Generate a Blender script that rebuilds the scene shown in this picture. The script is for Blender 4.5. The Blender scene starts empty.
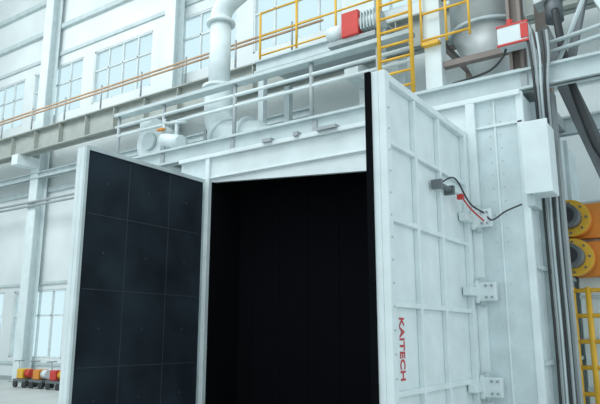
import bpy, math, random
from mathutils import Vector, Matrix
random.seed(3)
S=bpy.context.scene
# ---------------- materials
def mat(name,col,rough=.5,metal=0,var=.06,scale=3,bump=0):
    m=bpy.data.materials.new(name);m.use_nodes=True
    n=m.node_tree.nodes;l=m.node_tree.links;b=n['Principled BSDF']
    b.inputs['Roughness'].default_value=rough;b.inputs['Metallic'].default_value=metal
    tc=n.new('ShaderNodeTexCoord');nz=n.new('ShaderNodeTexNoise');nz.inputs['Scale'].default_value=scale;nz.inputs['Detail'].default_value=5
    r=n.new('ShaderNodeValToRGB')
    r.color_ramp.elements[0].position=.3;r.color_ramp.elements[1].position=.7
    r.color_ramp.elements[0].color=(*[max(0,c*(1-var*2)) for c in col],1)
    r.color_ramp.elements[1].color=(*[min(1,c*(1+var)) for c in col],1)
    l.new(tc.outputs['Object'],nz.inputs['Vector']);l.new(nz.outputs['Fac'],r.inputs['Fac']);l.new(r.outputs['Color'],b.inputs['Base Color'])
    if bump:
        bp=n.new('ShaderNodeBump');bp.inputs['Strength'].default_value=bump;l.new(nz.outputs['Fac'],bp.inputs['Height']);l.new(bp.outputs['Normal'],b.inputs['Normal'])
    return m
WHITE=mat('painted_white_steel',(.73,.81,.82),.5,var=.04)
PANEL=mat('chamber_panel_paint',(.62,.71,.73),.5)
GREYP=mat('pale_grey_paint',(.53,.61,.62),.5)
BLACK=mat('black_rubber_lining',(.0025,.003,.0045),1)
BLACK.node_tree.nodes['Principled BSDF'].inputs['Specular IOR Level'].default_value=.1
DARKD=mat('dark_rubber_door_lining',(.02,.031,.042),.95,var=.25,scale=1.2,bump=.1)
DARKD.node_tree.nodes['Principled BSDF'].inputs['Specular IOR Level'].default_value=.2
SEAM=mat('rubber_seam',(.034,.046,.058),.9)
STEEL=mat('grey_structural_steel',(.36,.40,.41),.5,.1)
DSTEEL=mat('dark_steel',(.15,.17,.18),.5,.2)
BEAM=mat('crane_beam_paint',(.38,.41,.38),.6)
PIPE=mat('white_duct_paint',(.72,.80,.81),.45,.0)
SILV=mat('hopper_silver',(.55,.59,.59),.4,.2)
YEL=mat('safety_yellow',(.82,.47,.04),.45)
ORG=mat('orange_paint',(.72,.27,.04),.45)
DORG=mat('conductor_rail_orange',(.55,.37,.24),.55)
RED=mat('red_paint',(.60,.05,.04),.45)
REDT=mat('red_lettering',(.55,.04,.05),.5)
GTXT=mat('grey_lettering',(.3,.33,.35),.5)
HOSE=mat('black_hose',(.03,.033,.036),.45)
BROWN=mat('brown_steel',(.24,.20,.18),.6)
WALLM=mat('wall_white_cladding',(.74,.79,.79),.7,scale=.4)
FLOORM=mat('concrete_floor',(.55,.57,.56),.6,scale=.8)
CEILM=mat('roof_sheet',(.6,.63,.63),.8)
FRAME=mat('window_frame',(.66,.71,.71),.5)
def glassmat():
    m=bpy.data.materials.new('frosted_window_glass');m.use_nodes=True
    n=m.node_tree.nodes;l=m.node_tree.links;n.clear()
    o=n.new('ShaderNodeOutputMaterial');t=n.new('ShaderNodeBsdfTranslucent');g=n.new('ShaderNodeBsdfTransparent');x=n.new('ShaderNodeMixShader')
    t.inputs[0].default_value=(.88,.93,.93,1);g.inputs[0].default_value=(.86,.93,.95,1);x.inputs[0].default_value=.35
    l.new(g.outputs[0],x.inputs[1]);l.new(t.outputs[0],x.inputs[2]);l.new(x.outputs[0],o.inputs[0]);return m
GLASS=glassmat()
# ---------------- helpers
def grp(name,loc=(0,0,0)):
    e=bpy.data.objects.new(name,None);e.location=loc;e.empty_display_size=.2;S.collection.objects.link(e);return e
def add(name,vs,fs,m,g=None,smooth=False,bev=0):
    me=bpy.data.meshes.new(name);me.from_pydata([tuple(v) for v in vs],[],fs);me.update()
    me.materials.append(m);o=bpy.data.objects.new(name,me);S.collection.objects.link(o)
    if smooth:
        for p in me.polygons:p.use_smooth=len(p.vertices)==4
    if g is not None:
        o.parent=g;o.location=-Vector(g.location)
    if bev:
        b=o.modifiers.new('bevel','BEVEL');b.width=bev;b.segments=2;b.limit_method='ANGLE'
    return o
BF=[(0,3,2,1),(4,5,6,7),(0,1,5,4),(1,2,6,5),(2,3,7,6),(3,0,4,7)]
def box(name,x0,x1,y0,y1,z0,z1,m,g=None,bev=0):
    return add(name,[(x0,y0,z0),(x1,y0,z0),(x1,y1,z0),(x0,y1,z0),(x0,y0,z1),(x1,y0,z1),(x1,y1,z1),(x0,y1,z1)],BF,m,g,bev=bev)
def boxes(name,L,m,g=None,bev=0):
    vs=[];fs=[]
    for (x0,x1,y0,y1,z0,z1) in L:
        k=len(vs);vs+=[(x0,y0,z0),(x1,y0,z0),(x1,y1,z0),(x0,y1,z0),(x0,y0,z1),(x1,y0,z1),(x1,y1,z1),(x0,y1,z1)]
        fs+=[tuple(i+k for i in f) for f in BF]
    return add(name,vs,fs,m,g,bev=bev)
def ringgeo(a,b,r0,r1,n=20):
    a=Vector(a);b=Vector(b);d=(b-a).normalized();q=d.to_track_quat('Z','Y')
    vs=[];fs=[]
    for p,r in((a,r0),(b,r1)):
        for i in range(n):
            t=2*math.pi*i/n;vs.append(p+q@Vector((r*math.cos(t),r*math.sin(t),0)))
    for i in range(n):fs.append((i,(i+1)%n,n+(i+1)%n,n+i))
    fs.append(tuple(range(n-1,-1,-1)));fs.append(tuple(range(n,2*n)));return vs,fs
def cyl(name,a,b,r,m,g=None,r1=None,n=20):
    vs,fs=ringgeo(a,b,r,r if r1 is None else r1,n);return add(name,vs,fs,m,g,True)
def rods(name,L,r,m,g=None,n=8):
    vs=[];fs=[]
    for a,b in L:
        v,f=ringgeo(a,b,r,r,n);k=len(vs);vs+=v;fs+=[tuple(i+k for i in q) for q in f]
    return add(name,vs,fs,m,g,True)
def tube(name,pts,r,m,g=None,smooth=True,n=14):
    pts=[Vector(p) for p in pts]
    if smooth:
        P=[pts[0]]+pts+[pts[-1]];o=[]
        for i in range(1,len(P)-2):
            for k in range(8):
                t=k/8;p0,p1,p2,p3=P[i-1:i+3]
                o.append(.5*((2*p1)+(p2-p0)*t+(2*p0-5*p1+4*p2-p3)*t*t+(-p0+3*p1-3*p2+p3)*t**3))
        o.append(pts[-1]);pts=o
    vs=[];fs=[];q=None
    for i,p in enumerate(pts):
        d=(pts[min(i+1,len(pts)-1)]-pts[max(i-1,0)]).normalized()
        if q is None:q=d.to_track_quat('Z','Y')
        else:q=(q@Vector((0,0,1))).rotation_difference(d)@q
        for k in range(n):
            t=2*math.pi*k/n;vs.append(p+q@Vector((r*math.cos(t),r*math.sin(t),0)))
    for i in range(len(pts)-1):
        for k in range(n):fs.append((i*n+k,i*n+(k+1)%n,(i+1)*n+(k+1)%n,(i+1)*n+k))
    fs.append(tuple(range(n-1,-1,-1)));k=len(vs)-n;fs.append(tuple(range(k,k+n)))
    return add(name,vs,fs,m,g,True)
def ibeam_x(name,x0,x1,y,z0,z1,w,m,g=None):
    t=.04;return boxes(name,[(x0,x1,y-w/2,y+w/2,z0,z0+t),(x0,x1,y-w/2,y+w/2,z1-t,z1),(x0,x1,y-.02,y+.02,z0,z1)],m,g)
# ---------------- shell
box('floor',-32,6,-6,15,-.2,0,FLOORM)
YW=14.5
def wall_back():
    L=[];wins=[];bays=[]
    x=-31.6
    while x<5: bays.append((x,x+3.3));x+=4.0
    rows=[(0.85,3.4),(10.5,12.7)]
    zs=[0]+[z for r in rows for z in r]+[18]
    for i in range(0,len(zs),2):L.append((-32,6,YW,YW+.25,zs[i],zs[i+1]))
    for r in rows:
        px=-32
        for a,b in bays:
            L.append((px,a,YW,YW+.25,*r));px=b;wins.append((a,b,*r))
        if px<6:L.append((px,6,YW,YW+.25,*r))
    boxes('wall_back',L,WALLM)
    for i,(a,b,z0,z1) in enumerate(wins):
        g=grp('window_%d'%(i+1),((a+b)/2,YW+.12,z0));f=.06
        Q=[(a,b,YW+.02,YW+.14,z0,z0+f),(a,b,YW+.02,YW+.14,z1-f,z1),(a,a+f,YW+.02,YW+.14,z0,z1),(b-f,b,YW+.02,YW+.14,z0,z1)]
        for k in range(1,4):
            xx=a+(b-a)*k/4;Q.append((xx-f/2,xx+f/2,YW+.04,YW+.12,z0,z1))
        zz=z0+(z1-z0)*.62;Q.append((a,b,YW+.04,YW+.12,zz-f/2,zz+f/2))
        boxes('frame',Q,FRAME,g);box('pane',a,b,YW+.15,YW+.16,z0,z1,GLASS,g)
wall_back()
box('wall_left',-32.25,-32,-6,14.75,0,18,WALLM)
box('ceiling',-32.25,6,-6,14.75,18,18.2,CEILM)
boxes('trim_1',[(-31.9,5.9,YW-.1,YW,7.25,7.45),(-31.9,5.9,YW-.06,YW,3.6,3.7),(-31.9,5.9,YW-.06,YW,.6,.7),(-31.9,5.9,YW-.08,YW,13.1,13.25)],GREYP)
boxes('trim_2',[(-31.9,5.9,YW-.16,YW,14.3,14.5),(-31.9,5.9,YW-.16,YW,15.8,16.0)],GREYP)
boxes('baseboard_back',[(-31.9,5.9,YW-.05,YW,0,.15)],STEEL)
for x in(-27.95,-22,-14.8,-7.2,.6):
    g=grp('steel_column',(x,14.1,0));y=14.1
    boxes('shaft',[(x-.25,x+.25,y-.22,y-.17,0,18),(x-.25,x+.25,y+.17,y+.22,0,18),(x-.03,x+.03,y-.2,y+.2,0,18)],WHITE,g)
    boxes('base_plate',[(x-.35,x+.35,y-.3,y+.3,0,.05)],STEEL,g)
    boxes('bracket',[(x-.2,x+.2,13.0,y-.2,8.1,8.5)],WHITE,g)
# crane runway
g=grp('crane_runway_beam',(-13,13.3,8.5))
ibeam_x('girder',-31.9,5.9,13.3,8.5,9.35,.45,BEAM,g)
boxes('stiffeners',[(x,x+.03,13.1,13.5,8.5,9.3) for x in [i*1.5-31.5 for i in range(25)]],BEAM,g)
rods('rail',[((-31.9,13.3,9.4),(5.9,13.3,9.4))],.05,BROWN,g)
rods('conductor_bars',[((-31.9,12.95,9.9),(-8,12.95,9.9)),((-31.9,12.95,10.02),(-8,12.95,10.02))],.035,DORG,g)
rods('conductor_posts',[((x,12.95,9.3),(x,12.95,10.15)) for x in [i*2-31 for i in range(12)]],.03,STEEL,g)
g=grp('wall_cable_tray',(-13,13.9,8))
ibeam_x('tray',-31.9,-9,13.95,7.7,7.95,.25,GREYP,g)
rods('conduits',[((-31.9,13.8,z),(-9,13.8,z)) for z in(6.6,6.75)],.05,STEEL,g)
# ---------------- blasting chamber
g=grp('blasting_chamber',(-5.5,11,0))
X0,X1,YF,YB,ZT=-9.0,-2.13,8.95,13.0,5.2
OX0,OX1,OZ=-8.17,-2.97,4.7
box('left_wall',X0,OX0,YF,YB,0,ZT,PANEL,g,.02)
box('right_wall',OX1,X1,YF,YB,0,ZT,PANEL,g,.02)
box('back_panel',OX0,OX1,YB-.2,YB,0,ZT,PANEL,g)
box('roof',OX0,OX1,YF,YB,OZ,ZT,WHITE,g)
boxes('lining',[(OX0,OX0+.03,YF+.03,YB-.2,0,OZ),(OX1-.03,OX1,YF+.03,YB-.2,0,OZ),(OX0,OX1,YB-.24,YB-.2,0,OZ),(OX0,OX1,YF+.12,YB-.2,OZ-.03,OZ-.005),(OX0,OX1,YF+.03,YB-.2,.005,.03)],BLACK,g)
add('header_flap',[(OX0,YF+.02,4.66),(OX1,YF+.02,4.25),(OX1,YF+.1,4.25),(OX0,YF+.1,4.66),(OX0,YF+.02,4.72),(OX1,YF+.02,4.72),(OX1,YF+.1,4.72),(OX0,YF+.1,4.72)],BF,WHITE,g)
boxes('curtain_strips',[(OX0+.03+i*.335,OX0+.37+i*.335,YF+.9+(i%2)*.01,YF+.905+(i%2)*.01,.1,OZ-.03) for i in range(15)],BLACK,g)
boxes('frame_edges',[(OX0-.1,OX0,YF-.06,YF,0,ZT),(X0,X1,YF-.08,YF,ZT-.06,ZT+.02),(X1-.08,X1+.02,YF-.03,YF+.05,0,ZT),
  (OX1+.02,OX1+.16,YF-.08,YF,0,ZT-.06),(-2.55,-2.52,YF-.02,YF,0,ZT),(X0,X1,YF-.03,YF,OZ+.02,OZ+.06)],WHITE,g,.008)
boxes('side_ribs',[(X1,X1+.06,y,y+.06,0,ZT) for y in(9.5,10.2,11,11.8)]+[(X1,X1+.05,YF+.06,YB,z,z+.06) for z in(1.3,2.6,3.9)],GREYP,g)
rods('flange_bolts',[((-2.46,YF-.012,z/5),(-2.46,YF,z/5)) for z in range(2,26)]+[((-2.62,YF-.012,z/5),(-2.62,YF,z/5)) for z in range(2,26)],.009,GREYP,g)
boxes('lintel_fittings',[(-6.8,-6.6,YF-.14,YF,ZT,ZT+.07),(-6.1,-6.0,YF-.14,YF,ZT,ZT+.08),(-5.6,-5.2,YF-.16,YF,ZT,ZT+.06)],STEEL,g)
# ---------------- doors
y0,y1,z0,z1=6.1,8.86,.12,4.7
g=grp('chamber_door',(-2.97,y1,0))
a=-3.12;b=-3.03
box('leaf',a,b,y0,y1,z0,z1,WHITE,g,.01)
o=.09
boxes('border_channels',[(b,b+o,y0,y0+.12,z0,z1),(b,b+o,y1-.12,y1,z0,z1),(b,b+o-.01,y0+.11,y1-.11,z1-.1,z1-.01),(b,b+o-.01,y0+.11,y1-.11,z0+.01,z0+.12)],WHITE,g,.01)
boxes('vertical_ribs',[(b,b+.07,y,y+.06,z0+.1,z1-.1) for y in(6.95,7.75)],WHITE,g,.008)
boxes('horizontal_ribs',[(b,b+.06,y0+.1,y1-.1,z,z+.06) for z in(1.05,2.0,2.95,3.85)],WHITE,g,.008)
boxes('inner_lining',[(a-.04,a,y0+.05,y1-.02,z0+.05,z1-.05)],DARKD,g)
boxes('edge_seal',[(a-.07,a,y0-.03,y0+.04,z0,z1),(a-.07,a,y0+.04,y1,z1-.05,z1+.01)],BLACK,g)
rods('edge_bolts',[((b+o,y0+.06,z/4),(b+o+.015,y0+.06,z/4)) for z in range(2,18)],.012,GREYP,g)
for z in(3.35,2.3,1.0):
    boxes('hinge_plate',[(b+.02,b+.14,y1-.35,y1+.02,z-.06,z+.06),(OX1+.0,OX1+.34,YF-.16,YF-.08,z-.13,z+.13),(b+.1,b+.16,y1-.08,y1+.0,z-.16,z+.16)],WHITE,g,.01)
    cyl('hinge_barrel',(b+.19,y1-.02,z-.2),(b+.19,y1-.02,z+.2),.045,GREYP,g)
    rods('hinge_bolts',[((OX1+dx,YF-.19,z+dz),(OX1+dx,YF-.15,z+dz)) for dx in(.2,.28) for dz in(-.08,.08)],.018,STEEL,g)
cyl('air_cylinder',(b+.12,7.55,3.62),(b+.12,7.95,3.62),.035,DSTEEL,g)
boxes('cylinder_mounts',[(b+.03,b+.17,7.5,7.56,3.56,3.68),(b+.03,b+.17,7.94,8.0,3.56,3.68)],DSTEEL,g)
cyl('rod',(b+.12,7.95,3.62),(b+.12,8.5,3.62),.015,SILV,g)
boxes('connector',[(b+.1,b+.18,8.25,8.32,3.55,3.62)],RED,g)
tube('air_hose',[(b+.15,7.6,3.66),(b+.18,8.0,3.78),(b+.2,8.5,3.52),(b+.3,8.8,3.42),(b+.42,8.75,3.3),(b+.6,8.83,3.42),(b+.82,8.86,3.5)],.012,HOSE,g,n=8)
tube('red_hose',[(b+.15,8.28,3.6),(b+.2,8.5,3.45),(b+.3,8.75,3.3)],.012,RED,g,n=8)
def text(name,body,size,y,z,m,g):
    c=bpy.data.curves.new(name,'FONT');c.body=body;c.size=size;c.extrude=.002;c.offset=.003;ob=bpy.data.objects.new(name,c);S.collection.objects.link(ob)
    M=Matrix(((0,0,1,b+.004),(0,1,0,y),(-1,0,0,z),(0,0,0,1)))
    ob.parent=g;ob.matrix_world=Matrix.Translation(-Vector(g.location))@M
    c.materials.append(m)
text('lettering','KAITECH',.17,6.46,1.9,REDT,g)
text('small_lettering','SHOT BLASTING EQUIPMENT',.055,6.34,1.9,GTXT,g)

g=grp('chamber_door',(-8.27,8.9,0))
a=-8.42;b=-8.30
box('leaf',a,b,y0,y1,z0,z1,WHITE,g,.01)
box('inner_lining',b,b+.03,y0+.05,y1-.02,z0+.05,z1-.06,DARKD,g)
boxes('lining_seams',[(b+.03,b+.034,y,y+.016,z0+.1,z1-.1) for y in(7.0,7.95)]+[(b+.03,b+.034,y0+.1,y1-.1,z,z+.016) for z in(1.2,2.4,3.6)],SEAM,g)
rods('lining_studs',[((b+.03,y,z),(b+.04,y,z)) for y in(6.55,7.45,8.4) for z in(.7,1.8,3.0,4.15)],.02,SEAM,g)
boxes('border_channels',[(a-.09,a,y0,y0+.1,z0,z1),(a-.09,a,y1-.1,y1,z0,z1),(a-.085,a,y0+.1,y1-.1,z1-.1,z1-.005),(a-.085,a,y0+.1,y1-.1,z0+.005,z0+.1)]+[(a-.07,a,y0+.1,y1-.1,z,z+.06) for z in(1.05,2.0,2.95,3.85)],WHITE,g)
boxes('edge_strip',[(b-.01,b+.05,y0-.012,y0+.04,z0,z1+.005),(b-.01,b+.05,y0+.04,y1,z1-.06,z1+.01)],GREYP,g)
for z in(3.9,2.5,1.0):
    boxes('hinge_plate',[(a-.1,b-.02,y1-.02,YF-.07,z-.12,z+.12)],WHITE,g)
# ---------------- corner electrical box
g=grp('electrical_box',(-1.95,9.3,3.55))
box('housing',-2.1,-1.77,8.72,9.2,3.62,4.62,WHITE,g,.015)
box('lid',-2.12,-1.75,8.69,8.72,3.6,4.64,WHITE,g,.008)
boxes('mount',[(-2.12,-2.02,8.8,9.2,3.45,3.64)],GREYP,g)
# ---------------- roof deck above chamber
g=grp('roof_deck_frame',(-6,9.4,5.3))
ibeam_x('front_beam',-12.6,.2,9.35,5.35,5.68,.2,GREYP,g)
ibeam_x('rear_beam',-12.6,.2,12.0,5.35,5.68,.2,GREYP,g)
boxes('deck_feet',[(x,x+.15,9.28,9.42,5.2,5.36) for x in(-8.8,-6,-4,-2.4)]+[(x,x+.15,11.93,12.07,5.2,5.36) for x in(-8.8,-6,-4,-2.4)],GREYP,g)
boxes('cross_beams',[(x,x+.1,9.3,12.1,5.4,5.62) for x in(-12.4,-10,-8,-6,-4,-2.2,.05)],STEEL,g)
boxes('side_posts',[(-12.5,-12.3,9.3,9.5,0,5.36),(-12.5,-12.3,11.9,12.1,0,5.36)],GREYP,g)
box('chequer_plate',-12.6,-2.2,9.3,12.1,5.68,5.71,GREYP,g)
g=grp('pipe_rack',(-7,10,6.6))
rods('posts',[((x,9.9,5.71),(x,9.9,7.1)) for x in(-8.4,-6.4,-4.9)],.045,STEEL,g)
rods('service_pipes',[((-12.3,9.9,6.6),(-4.2,9.9,6.6)),((-12.3,9.9,6.85),(-4.2,9.9,6.85))],.04,PIPE,g)
boxes('tray',[(-12.3,-4.2,9.8,10.05,7.1,7.18)],GREYP,g)
rods('far_posts',[((-12.2,9.9,5.71),(-12.2,9.9,7.1)),((-10.6,9.9,5.71),(-10.6,9.9,7.1))],.045,STEEL,g)
# ---------------- extraction pipe
g=grp('extraction_duct',(-9.5,10.5,6))
x=-9.5;y=10.6
tube('lower_bend',[(x,y,7.5),(x,y,7.0),(x+.03,y,6.65),(x+.25,y,6.32),(x+.6,y,6.2),(x+.95,y,6.15),(x+1.3,y-.05,6.02),(x+1.5,y-.1,5.71)],.34,PIPE,g,n=28)
cyl('riser',(x,y,7.45),(x,y,9.3),.26,PIPE,g,n=28)
for z,r in((7.5,.4),(9.2,.35)):cyl('flange',(x,y,z-.04),(x,y,z+.04),r,PIPE,g,n=28)
cyl('bend_flange',(x+.12,y,6.4),(x+.2,y,6.32),.41,PIPE,g,n=28)
cyl('bend_flange',(x+.85,y,6.18),(x+.95,y,6.16),.41,PIPE,g,n=28)
cyl('inlet_flange',(x+1.5,y-.1,5.72),(x+1.5,y-.1,5.79),.45,PIPE,g,n=28)
tube('upper_bend',[(x,y,9.2),(x,y,9.4),(x+.15,y,9.65),(x+.5,y,9.83),(x+1.0,y,10.0),(x+3.5,y,10.7)],.26,PIPE,g,n=24)
boxes('pipe_support',[(x-.36,x-.28,y-.1,y+.1,5.71,6.9),(x+.5,x+.6,y-.1,y+.1,5.71,6.0)],STEEL,g)
# ---------------- rooftop fan unit (left)
g=grp('blower_unit',(-11.2,10.3,5.7))
box('base',-11.9,-10.5,10.05,10.8,5.71,5.85,STEEL,g)
cyl('scroll',(-11.4,10.25,6.4),(-11.4,10.65,6.4),.5,WHITE,g,n=30)
cyl('scroll_hub',(-11.4,10.15,6.4),(-11.4,10.25,6.4),.22,GREYP,g,n=24)
box('outlet',-11.85,-11.45,10.27,10.63,6.45,7.1,WHITE,g,.02)
cyl('motor',(-10.95,10.4,6.25),(-10.45,10.4,6.25),.2,WHITE,g,n=24)
boxes('motor_fins',[(-10.9+.06*i,-10.88+.06*i,10.18,10.62,6.03,6.47) for i in range(7)],GREYP,g)
boxes('motor_feet',[(-10.9,-10.5,10.25,10.55,5.85,6.08),(-11.7,-11.1,10.25,10.6,5.85,6.0)],STEEL,g)
g=grp('valve_manifold',(-10.2,9.6,5.7))
cyl('tank',(-10.3,9.65,6.1),(-9.75,9.65,5.95),.16,WHITE,g)
rods('pipes',[((-10.3,9.65,5.71),(-10.3,9.65,6.6)),((-9.9,9.65,5.71),(-9.9,9.65,6.4)),((-10.3,9.65,6.5),(-9.6,9.65,6.4))],.04,GREYP,g)
boxes('handles',[(-10.4,-10.2,9.5,9.6,6.3,6.34)],ORG,g)
# ---------------- yellow ladder
g=grp('access_ladder',(-4.5,9.4,5.7))
xa,xb,y=-4.6,-3.98,9.35
rods('rails',[((xa,y,5.69),(xa,y,9.4)),((xb,y,5.69),(xb,y,9.4))],.04,YEL,g)
rods('rungs',[((xa,y,5.9+i*.27),(xb,y,5.9+i*.27)) for i in range(13)],.024,YEL,g)
# ---------------- upper mezzanine with railings
g=grp('mezzanine_platform',(-5,11,7.4))
ibeam_x('front_beam',-8.6,-5.2,10.9,7.75,8.05,.2,GREYP,g)
boxes('deck',[(-8.6,-5.2,10.9,12.4,8.05,8.1)],STEEL,g)
boxes('legs',[(x,x+.15,y,y+.15,5.71,7.76) for x in(-8.5,-5.4) for y in(10.85,11.9)],GREYP,g)
g=grp('safety_railing',(-6.8,10.9,8.1))
rods('posts',[((x,10.9,8.1),(x,10.9,9.3)) for x in(-8.5,-7.45,-6.4,-5.3)],.028,YEL,g)
rods('bars',[((-8.5,10.9,z),(-5.3,10.9,z)) for z in(8.2,8.7,9.3)],.022,YEL,g)
g=grp('hoist_drive',(-5.8,10.4,7.4))
sx=.15;sz=.1
box('gearbox',-6.05+sx,-5.65+sx,10.25,10.7,7.55+sz,8.1+sz,RED,g,.03)
cyl('motor',(-5.65+sx,10.45,7.82+sz),(-5.2+sx,10.45,7.82+sz),.18,SILV,g)
boxes('motor_fins',[(-5.6+sx+.07*i,-5.58+sx+.07*i,10.25,10.65,7.63+sz,8.01+sz) for i in range(5)],GREYP,g)
cyl('drum',(-6.45+sx,10.45,7.8+sz),(-6.05+sx,10.45,7.8+sz),.16,WHITE,g)
boxes('hanger',[(-6.4+sx,-5.3+sx,10.3,10.8,7.55,7.65),(-6.2,-6.1,10.7,10.8,7.6,7.85),(-5.45,-5.35,10.7,10.8,7.6,7.85)],STEEL,g)
# ---------------- hopper tower (right)
g=grp('hopper_tower_frame',(-2.5,10,5.7))
boxes('white_column',[(-3.85,-3.55,9.6,9.85,5.71,9.6)],WHITE,g,.01)
boxes('brown_column',[(-2.42,-2.37,9.6,9.85,5.71,9.6),(-2.25,-2.2,9.6,9.85,5.71,9.6),(-2.4,-2.2,9.7,9.74,5.71,9.6)],BROWN,g)
boxes('rear_columns',[(-3.8,-3.6,11.6,11.8,5.71,9.6),(-2.4,-2.2,11.6,11.8,5.71,9.6)],BROWN,g)
boxes('tie_beams',[(-3.6,-2.3,9.66,9.8,7.5,7.6),(-3.6,-2.3,9.66,9.8,6.2,6.3)],BROWN,g)
g=grp('sand_hopper',(-3,10.6,6))
cyl('bin',(-2.98,10.5,7.0),(-2.98,10.5,8.7),.66,SILV,g,n=36)
cyl('cone',(-2.98,10.5,5.95),(-2.98,10.5,7.0),.18,SILV,g,.66,n=36)
cyl('spout',(-2.98,10.5,5.71),(-2.98,10.5,6.0),.18,SILV,g)
for z in(7.0,7.9):cyl('band',(-2.98,10.5,z-.03),(-2.98,10.5,z+.03),.69,GREYP,g,n=36)
boxes('support_arms',[(-3.8,-3.5,10.45,10.55,6.9,6.97),(-2.42,-2.25,10.45,10.55,6.9,6.97),(-3.8,-3.7,9.85,11.6,6.87,6.97),(-2.35,-2.25,9.85,11.6,6.87,6.97)],BROWN,g)
g=grp('safety_railing',(-3.9,9.5,7.4))
rods('posts',[((x,9.5,6.6),(x,9.5,7.7)) for x in(-3.85,-3.4,-3.0)],.022,YEL,g)
rods('bars',[((-3.85,9.5,z),(-3.0,9.5,z)) for z in(6.7,7.2,7.7)],.022,YEL,g)
boxes('brackets',[(-3.85,-3.55,9.48,9.62,6.6,6.66)],YEL,g)
g=grp('junction_box',(-2.2,9.3,6.3))
box('body',-2.48,-2.02,9.2,9.5,6.1,6.42,WHITE,g,.015)
boxes('red_trim',[(-2.49,-2.01,9.19,9.22,6.4,6.43),(-2.49,-2.01,9.19,9.22,6.09,6.12),(-2.12,-2.01,9.18,9.22,6.15,6.38)],RED,g)
boxes('bracket',[(-2.4,-2.2,9.5,9.62,6.2,6.35)],STEEL,g)
cyl('lamp',(-2.3,9.3,6.42),(-2.3,9.3,6.54),.05,RED,g)
tube('cable',[(-2.4,9.35,6.1),(-2.45,9.3,5.95),(-2.7,9.35,5.8),(-3.3,9.4,5.75)],.02,HOSE,g,n=8)
def slant(name,a,b,w,h,m,g):
    a=Vector(a);b=Vector(b);d=(b-a).normalized();s=d.cross(Vector((0,1,0))).normalized();f=s.cross(d)
    vs=[p+s*i*w/2+f*j*h/2 for p in(a,b) for i,j in((-1,-1),(1,-1),(1,1),(-1,1))]
    return add(name,vs,BF,m,g,bev=.01)
g=grp('inclined_conveyor',(-1.5,10.5,6))
slant('trough',(-2.0,10.2,6.6),(-1.05,10.2,3.5),.2,.3,STEEL,g)
slant('flange',(-2.0,10.02,6.6),(-1.05,10.02,3.5),.27,.04,DSTEEL,g)
g=grp('overhead_screw_feeder',(-1,10,7))
slant('feeder_tube',(-2.05,9.95,7.1),(.3,9.95,7.6),.3,.34,SILV,g)
cyl('drive_motor',(-1.75,9.95,6.65),(-1.75,9.95,7.05),.14,DSTEEL,g)
slant('chute',(-1.2,9.95,7.2),(-.7,9.95,5.9),.2,.22,WHITE,g)
slant('chute_leg',(-1.3,9.95,6.95),(-1.6,9.9,5.75),.12,.12,DSTEEL,g)
g=grp('process_pipes',(-1,9.4,6))
rods('pipes',[((-1.75,9.4,6.05),(.3,9.4,6.3)),((-1.75,9.4,5.9),(.3,9.4,6.1)),((-1.7,9.5,5.7),(-1.0,9.5,7.2))],.035,GREYP,g)
g=grp('hose_bundle',(-1.9,9.5,4))
for i in range(5):
    dx=i*.045
    tube('hose_%d'%(i+1),[(-2.05+dx*1.6,9.25,6.2),(-2.0+dx*1.4,9.2,5.8),(-1.98+dx,9.2,5.2),(-2.03+dx,9.45,4.4),(-2.04+dx,9.42,3.2),(-2.03+dx,9.42,1.6),(-2.04+dx,9.42,.05)],.02,[HOSE,STEEL,GREYP,HOSE,STEEL][i],g,n=8)
g=grp('flexible_duct_hose',(-1.5,9.7,5))
tube('hose',[(-1.68,9.65,6.7),(-1.6,9.65,5.8),(-1.45,9.7,5.0),(-1.25,9.8,4.3),(-.85,9.85,3.9)],.06,HOSE,g)
g=grp('support_post',(-1.9,9.7,0))
boxes('post',[(-2.02,-1.98,9.65,9.85,0,5.36),(-1.86,-1.82,9.65,9.85,0,5.36),(-2.0,-1.84,9.73,9.77,0,5.36)],STEEL,g)
boxes('foot',[(-2.05,-1.75,9.58,9.92,0,.04)],STEEL,g)
# ---------------- blast wheel motors
XW=-1.98
for zc in(3.6,2.95):
    g=grp('blast_wheel_unit',(XW,11.2,zc))
    cyl('housing',(XW,11.0,zc),(XW,11.4,zc),.29,ORG,g,n=28)
    cyl('rim',(XW,10.95,zc),(XW,11.0,zc),.31,YEL,g,n=28)
    cyl('motor',(XW,10.62,zc),(XW,10.95,zc),.19,DSTEEL,g,n=24)
    cyl('motor_cap',(XW,10.58,zc),(XW,10.62,zc),.13,HOSE,g,n=24)
    rods('bolts',[((XW+.25*math.cos(t),10.93,zc+.25*math.sin(t)),(XW+.25*math.cos(t),10.96,zc+.25*math.sin(t))) for t in [k*math.pi/4 for k in range(8)]],.02,DSTEEL,g)
    boxes('mount_arm',[(XW-.05,XW+.6,11.38,11.54,zc-.3,zc+.3)],ORG,g,.02)
g=grp('recovery_cabinet',(-1.4,11.8,0))
box('body',-2.05,-.6,11.6,12.6,0,4.0,WHITE,g,.02)
boxes('ribs',[(-2.05,-.6,11.56,11.6,z,z+.06) for z in(.8,1.6,2.3,3.9)],GREYP,g)
g=grp('guard_railing',(-1.5,10.9,0))
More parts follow.
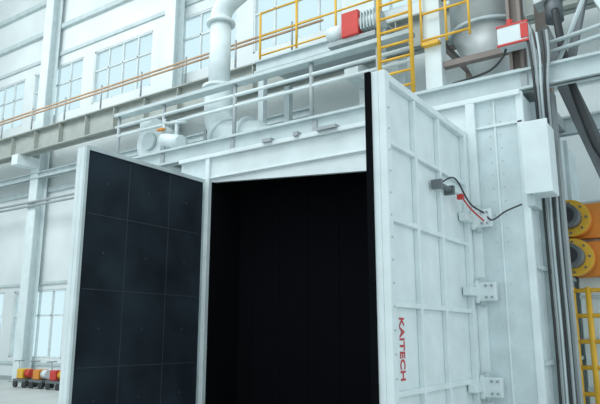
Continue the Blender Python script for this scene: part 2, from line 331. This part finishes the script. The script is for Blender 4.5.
rods('posts',[((x,10.9,0),(x,10.9,2.45)) for x in(-2.03,-1.8,-.9)],.045,YEL,g)
rods('bars',[((-2.03,10.9,z),(-.9,10.9,z)) for z in(.4,.8,1.2,1.6,2.0,2.4)],.035,YEL,g)
# ---------------- small machines at left wall
for (x,c1,c2) in((-19.7,YEL,RED),(-18.8,ORG,WHITE),(-17.9,RED,YEL)):
    g=grp('engine_cart',(x,13,0));y=12.8
    box('deck',x-.35,x+.35,y-.25,y+.25,.2,.28,DSTEEL,g)
    for dx in(-.25,.25):
        for dy in(-.24,.18):cyl('wheel',(x+dx,y+dy,.11),(x+dx,y+dy+.06,.11),.11,HOSE,g)
    box('engine',x-.28,x+.05,y-.18,y+.18,.28,.6,c1,g,.03)
    cyl('tank',(x+.08,y,.45),(x+.33,y,.45),.14,c2,g)
    rods('handle',[((x-.33,y,.28),(x-.45,y,.85)),((x-.45,y-.18,.85),(x-.45,y+.18,.85))],.02,STEEL,g)
# ---------------- lights
w=bpy.data.worlds.new('sky');S.world=w;w.use_nodes=True
bg=w.node_tree.nodes['Background'];bg.inputs[0].default_value=(.82,.95,1,1);bg.inputs[1].default_value=1.12
def area(name,loc,tgt,size,e,col=(.92,.98,1)):
    d=bpy.data.lights.new(name,'AREA');d.shape='SQUARE';d.size=size;d.energy=e;d.color=col
    o=bpy.data.objects.new(name,d);S.collection.objects.link(o);o.location=loc
    o.rotation_euler=(Vector(tgt)-Vector(loc)).to_track_quat('-Z','Y').to_euler()
area('overhead_fill',(-6,3,17),(-6,11,3),9,1400)  # added soft fill from above to brighten the chamber, not a hall fitting
area('overhead_fill.001',(-20,5,17),(-20,12,8),9,1700)  # second added overhead fill, brightens the left part of the hall
# ---------------- camera
c=bpy.data.cameras.new('camera');c.lens=37.4;c.sensor_width=36
o=bpy.data.objects.new('camera',c);S.collection.objects.link(o);S.camera=o
o.location=(0,0,1.7);o.rotation_euler=(math.radians(102.05),0,math.radians(34))
S.view_settings.view_transform='Standard'
